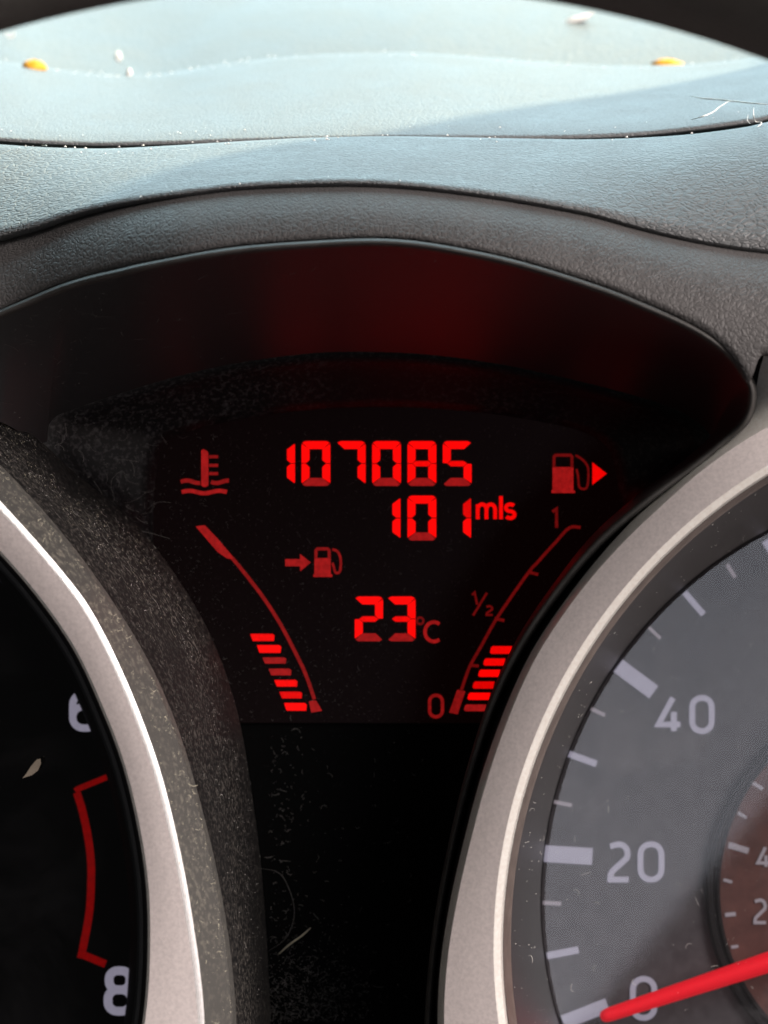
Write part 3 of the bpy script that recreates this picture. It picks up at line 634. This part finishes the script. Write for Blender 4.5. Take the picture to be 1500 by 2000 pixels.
def strand(name, pts, rad, mat, label, cat, group=None):
    q = [Vector(p) for p in catmull(pts, 5)]
    return mesh(name, *tubeline(q, rad), mat, None, label=label, cat=cat, group=group)
blob('leaf_fragment', onpad(66, 137) + Vector((0, 0, .0002)), (.00125, .0010, .00085), 0, 'leaf', 'small orange dry leaf bit at the left on the dashboard top', 'leaf bit', 3, 'orange bits on the dashboard')
blob('leaf_fragment', onpad(1315, 127) + Vector((0, .006, .0006)), (.0019, .001, .0008), 0, 'leaf', 'orange dry leaf bit at the right near the black rim', 'leaf bit', 5, 'orange bits on the dashboard')
blob('pale_seed', P(231, 118, -.060) + Vector((0, 0, .0004)), (.0004, .0005, .0006), 0, 'crumb', 'tiny pale seed on the far dashboard panel, right of the left orange bit', 'seed', 8)
blob('pale_seed', onpad(252, 149) + Vector((0, 0, .0003)), (.00035, .0005, .0006), 0, 'crumb', 'tiny pale seed at the dip of the wavy dashboard edge', 'seed', 9)
q = [P(12, 68, -.066), P(14, 78, -.066), P(20, 83, -.066), P(27, 78, -.066), P(25, 68, -.066)]
strand('lint_curl', [v + Vector((0, 0, .0006)) for v in q], .00013, 'lint', 'pale U-shaped lint curl under the rim at the top left', 'lint')
q = [P(1100, 62, -.074), P(1120, 55, -.074), P(1140, 50, -.074), P(1160, 37, -.074)]
q = [v + Vector((0, 0, .001)) for v in q]
strand('straw_fragment', q, .00042, 'crumb', 'pale straw fragment on the far panel of the dashboard', 'straw')
q = [onpad(818, 123), onpad(823, 129), onpad(829, 131), onpad(835, 131)]
strand('hair_clipping', [v + Vector((0, 0, .0003)) for v in q], .00010, 'hair', 'short dark curved hair on the sunlit dashboard', 'hair')
q = [P(545, 1863, .0006), P(565, 1845, .0012), P(590, 1827, .0016), P(607, 1812, .0010)]
strand('straw_fragment', q, .00009, 'straw', 'thin pale straw lying on the black field below the display', 'straw')
q = [P(505, 1695, .0005), P(545, 1705, .0006), P(566, 1740, .0006), P(575, 1785, .0006), P(560, 1830, .0006), P(525, 1858, .0006)]
strand('loose_hair', q, .000022, 'lint_dull', 'thin curled grey hair on the black field below the display', 'hair')
V, F = prism([(44, 1520), (52, 1510), (60, 1497), (72, 1483), (79, 1482), (80, 1492), (74, 1505), (62, 1514)], .0345, .0002)
mesh('dry_flake', V, F, 'flake', None, smooth=False, label='small brown dry flake on the black tachometer lens', cat='flake')
tuft = thing('lint_tuft', onpad(1440, 236), 'tangle of white lint fibres across the dashboard gap at the right edge', 'lint')
def fib(pts, rad, lift=.0006):
    q = [Vector(p) for p in catmull([onpad(x, y) + Vector((0, 0, lift)) for x, y in pts], 5)]
    mesh('fibre', *tubeline(q, rad), 'lint', tuft)
fib([(1348, 217), (1372, 222), (1400, 224), (1440, 229), (1475, 233), (1510, 236)], .00007, .0015)
fib([(1425, 227), (1405, 240), (1393, 250), (1375, 258), (1350, 265)], .00007, .0015)
fib([(1472, 231), (1472, 243), (1475, 258), (1488, 261), (1476, 274), (1500, 272)], .00006, .001)
fib([(1461, 236), (1460, 248), (1466, 255)], .00004)
rr = random.Random(4)
for k in range(26):
    x, y = rr.uniform(1340, 1510), rr.uniform(265, 330); pts = [(x, y)]; a = rr.uniform(0, 6.3)
    for j in range(rr.randint(3, 6)):
        a += rr.uniform(-.9, .9); pts.append((pts[-1][0] + 8 * math.cos(a), max(262, pts[-1][1] + 5 * math.sin(a))))
    fib(pts, rr.uniform(.000022, .00004), .00025)

# ------------------------------------------------------------------ dust: too fine and too many to count
def speck(V, F, p, r, nrm, rnd):
    u = Vector((rnd.gauss(0, 1), rnd.gauss(0, 1), rnd.gauss(0, 1))); u = (u - nrm * u.dot(nrm)).normalized(); v = nrm.cross(u); k = len(V); e = rnd.uniform(.5, 1)
    V += [p + u * r, p + v * r * e, p - u * r, p - v * r * e, p + nrm * r * .8]
    F += [(k, k + 1, k + 4), (k + 1, k + 2, k + 4), (k + 2, k + 3, k + 4), (k + 3, k, k + 4)]
def fibre(V, F, p, ln, wd, nrm, rnd, curl=1.0):
    u = Vector((rnd.gauss(0, 1), rnd.gauss(0, 1), rnd.gauss(0, 1))); u = (u - nrm * u.dot(nrm)).normalized(); n = 5; a = 0; da = rnd.uniform(-curl, curl)
    c = p.copy(); k = len(V)
    for i in range(n):
        d = (Matrix.Rotation(a, 3, nrm) @ u); s = d.cross(nrm)
        V += [c + s * wd / 2 + nrm * .00002, c - s * wd / 2 + nrm * .00002]; c = c + d * ln / (n - 1) + nrm * rnd.uniform(-.00002, .00003); a += da
    F += [(k + 2 * i, k + 2 * i + 1, k + 2 * i + 3, k + 2 * i + 2) for i in range(n - 1)]
def dust(name, sampler, n_s, n_f, rs, lf, wf, mat, label, seed, curl=1.0, parent=None):
    rnd = random.Random(seed); V, F = [], []
    for _ in range(n_s):
        p, nr = sampler(rnd)
        if p is not None: speck(V, F, p, rs * min(1.5, rnd.lognormvariate(0, .45)), nr, rnd)
    for _ in range(n_f):
        p, nr = sampler(rnd)
        if p is not None: fibre(V, F, p, lf * rnd.lognormvariate(0, .45), wf * rnd.uniform(.7, 1.4), nr, rnd, curl)
    return mesh(name, V, F, mat, None, smooth=False, kind='stuff', label=label)
UP = Vector((0, -.26, .966)); TO = Vector((0, -1, 0))
def s_pad(rnd):
    x = rnd.uniform(-60, 1560) if rnd.random() < .6 else rnd.gauss(150, 220); k = rnd.random()
    if k < .72: t = rnd.random() ** .6; y = gapU(x) * (1 - t) + crest(x) * t
    else: t = rnd.random(); y = gapD(x) * t + edgeC(x) * (1 - t); 
    if not -100 < x < 1600: return None, None
    return onpad(x, y) + Vector((0, 0, .00018)), UP
dust('pale_dust', s_pad, 1500, 110, .00011, .0006, .00006, 'crumb', 'pale dust specks scattered over the dashboard top', 11)
# lint on the tachometer flank, from its own surface
FL = [l0] + mid + [r0]
def s_flank(rnd):
    i = rnd.randrange(NA); t = min(.999, abs(rnd.gauss(.45, .26)) % 1.0) * (len(FL) - 1); a = int(t); f = t - a; j = (i + 1) % NA; g = rnd.random()
    p = FL[a][i].lerp(FL[a][j], g).lerp(FL[a + 1][i].lerp(FL[a + 1][j], g), f)
    s = (D + p.y) / D * PX; x = p.x / s + 750; y = 1000 - p.z / s
    if not (-30 < x < 560 and 780 < y < 2040): return None, None
    if rnd.random() < (y - 1150) / 1100: return None, None
    if noise.noise(p * 130) * .9 + .42 < rnd.random(): return None, None
    n = (FL[a][j] - FL[a][i]).cross(FL[a + 1][i] - FL[a][i]).normalized()
    if n.y > 0: n = -n
    return p + n * .00003, n
dust('grey_lint', s_flank, 12000, 14000, .00004, .00042, .00003, 'lint_dull', 'grey lint and dust on the flank of the tachometer', 12, 1.2)
dust('pale_lint', s_flank, 4000, 4500, .000035, .0005, .00003, 'lint', 'pale lint specks on the flank of the tachometer', 13, 1.0)
def s_tan(rnd):
    p, n = s_flank(rnd)
    if p is None: return p, n
    y = 1000 - p.z / ((D + p.y) / D * PX)
    return (p, n) if rnd.random() < 1.1 - (y - 800) / 420 else (None, None)
dust('tan_lint', s_tan, 5000, 9000, .00004, .00045, .00003, 'straw', 'tan lint on the upper flank of the tachometer', 21, 1.3)
CH = [r2, w0]
def s_ch(rnd):
    i = rnd.randrange(NA); f = rnd.random() ** 2; j = (i + 1) % NA; g = rnd.random()
    p = CH[0][i].lerp(CH[0][j], g).lerp(CH[1][i].lerp(CH[1][j], g), f); s = (D + p.y) / D * PX; x = p.x / s + 750; y = 1000 - p.z / s
    if not (-30 < x < 560 and 850 < y < 2040): return None, None
    n = Vector((.55, -.8, .25)).normalized(); return p + n * .00003, n
dust('chamfer_dust', s_ch, 1600, 900, .000035, .0003, .000028, 'straw', 'yellowish dust on the grey chamfer of the tachometer', 14)
def s_bez(rnd):
    k = rnd.randrange(len(O) - 1); t = rnd.random(); e = t ** .75
    if rnd.random() > max(.05, 1.1 - k / 55): return None, None
    a, c = O[k], I[k]; g = rnd.random(); a = a * (1 - g) + O[k + 1] * g; c = c * (1 - g) + I[k + 1] * g
    p = P(*(a[:2] * (1 - t) + c[:2] * t), a[2] * (1 - e) + (c[2] + .0006) * e); return p + TO * .00008, TO
dust('bezel_lint', s_bez, 700, 230, .000035, .0014, .000022, 'lint_dull', 'grey lint threads on the display bezel', 15, .7)
def s_lcd(rnd):
    x, y = rnd.uniform(310, 1190), rnd.uniform(830, 1410); return P(x, y, .0001), TO
dust('display_dust', s_lcd, 2600, 1000, .000026, .00022, .00002, 'lint_dull', 'fine dust over the display window', 16)
def s_mask(rnd):
    k = rnd.random()
    if k < .75: x, y = rnd.gauss(600, 60), 1995 - abs(rnd.gauss(0, 80))
    elif k < .9: x, y = 530 + abs(rnd.gauss(0, 45)), rnd.uniform(1420, 2000)
    else: x, y = rnd.uniform(520, 860), rnd.uniform(1420, 2000)
    if not 500 < x < 840: return None, None
    return P(x, y, -.0004), TO
dust('mask_dust', s_mask, 900, 500, .00004, .0004, .000025, 'lint_dull', 'grey dust gathered at the foot of the black field', 17)
def s_wall(rnd):
    q = PR[rnd.randrange(18, 150)]; t = rnd.random()
    if rnd.random() < (q[0] - 200) / 1200: return None, None
    a, c = P(q[0], q[1], q[2] - .0006), P(q[3], q[4], q[5]); v = a.lerp(c, t); v.z += .0010 * math.sin(math.pi * t)
    n = Vector((0, -.25, -.97)); return v + n * .00006, n
dust('wall_dust', s_wall, 160, 260, .00004, .0009, .00003, 'lint_dull', 'short pale dust streaks on the recess wall', 18, .2)
def s_tube(rnd):
    i = rnd.randrange(NA); f = rnd.random(); p = h2[i].lerp(h2[(i + 1) % NA], rnd.random()).lerp(d0[i], f)
    s = (D + p.y) / D * PX; x = p.x / s + 750; y = 1000 - p.z / s
    if not (950 < x < 1520 and 950 < y < 2030): return None, None
    n = Vector((.4, -.85, -.3)).normalized(); return p + n * .0001, n
dust('tube_dust', s_tube, 500, 120, .00004, .0004, .000025, 'lint', 'pale dust specks inside the speedometer rim', 19)

def s_lens(rnd):
    x, y = rnd.uniform(1090, 1490), rnd.uniform(1150, 1980)
    if (x - 1873) ** 2 + (y - 1761) ** 2 > 790 ** 2: return None, None
    return P(x, y, .0030), TO
dust('lens_dust', s_lens, 150, 26, .00003, .0006, .00002, 'lint', 'tiny specks on the speedometer lens', 20)
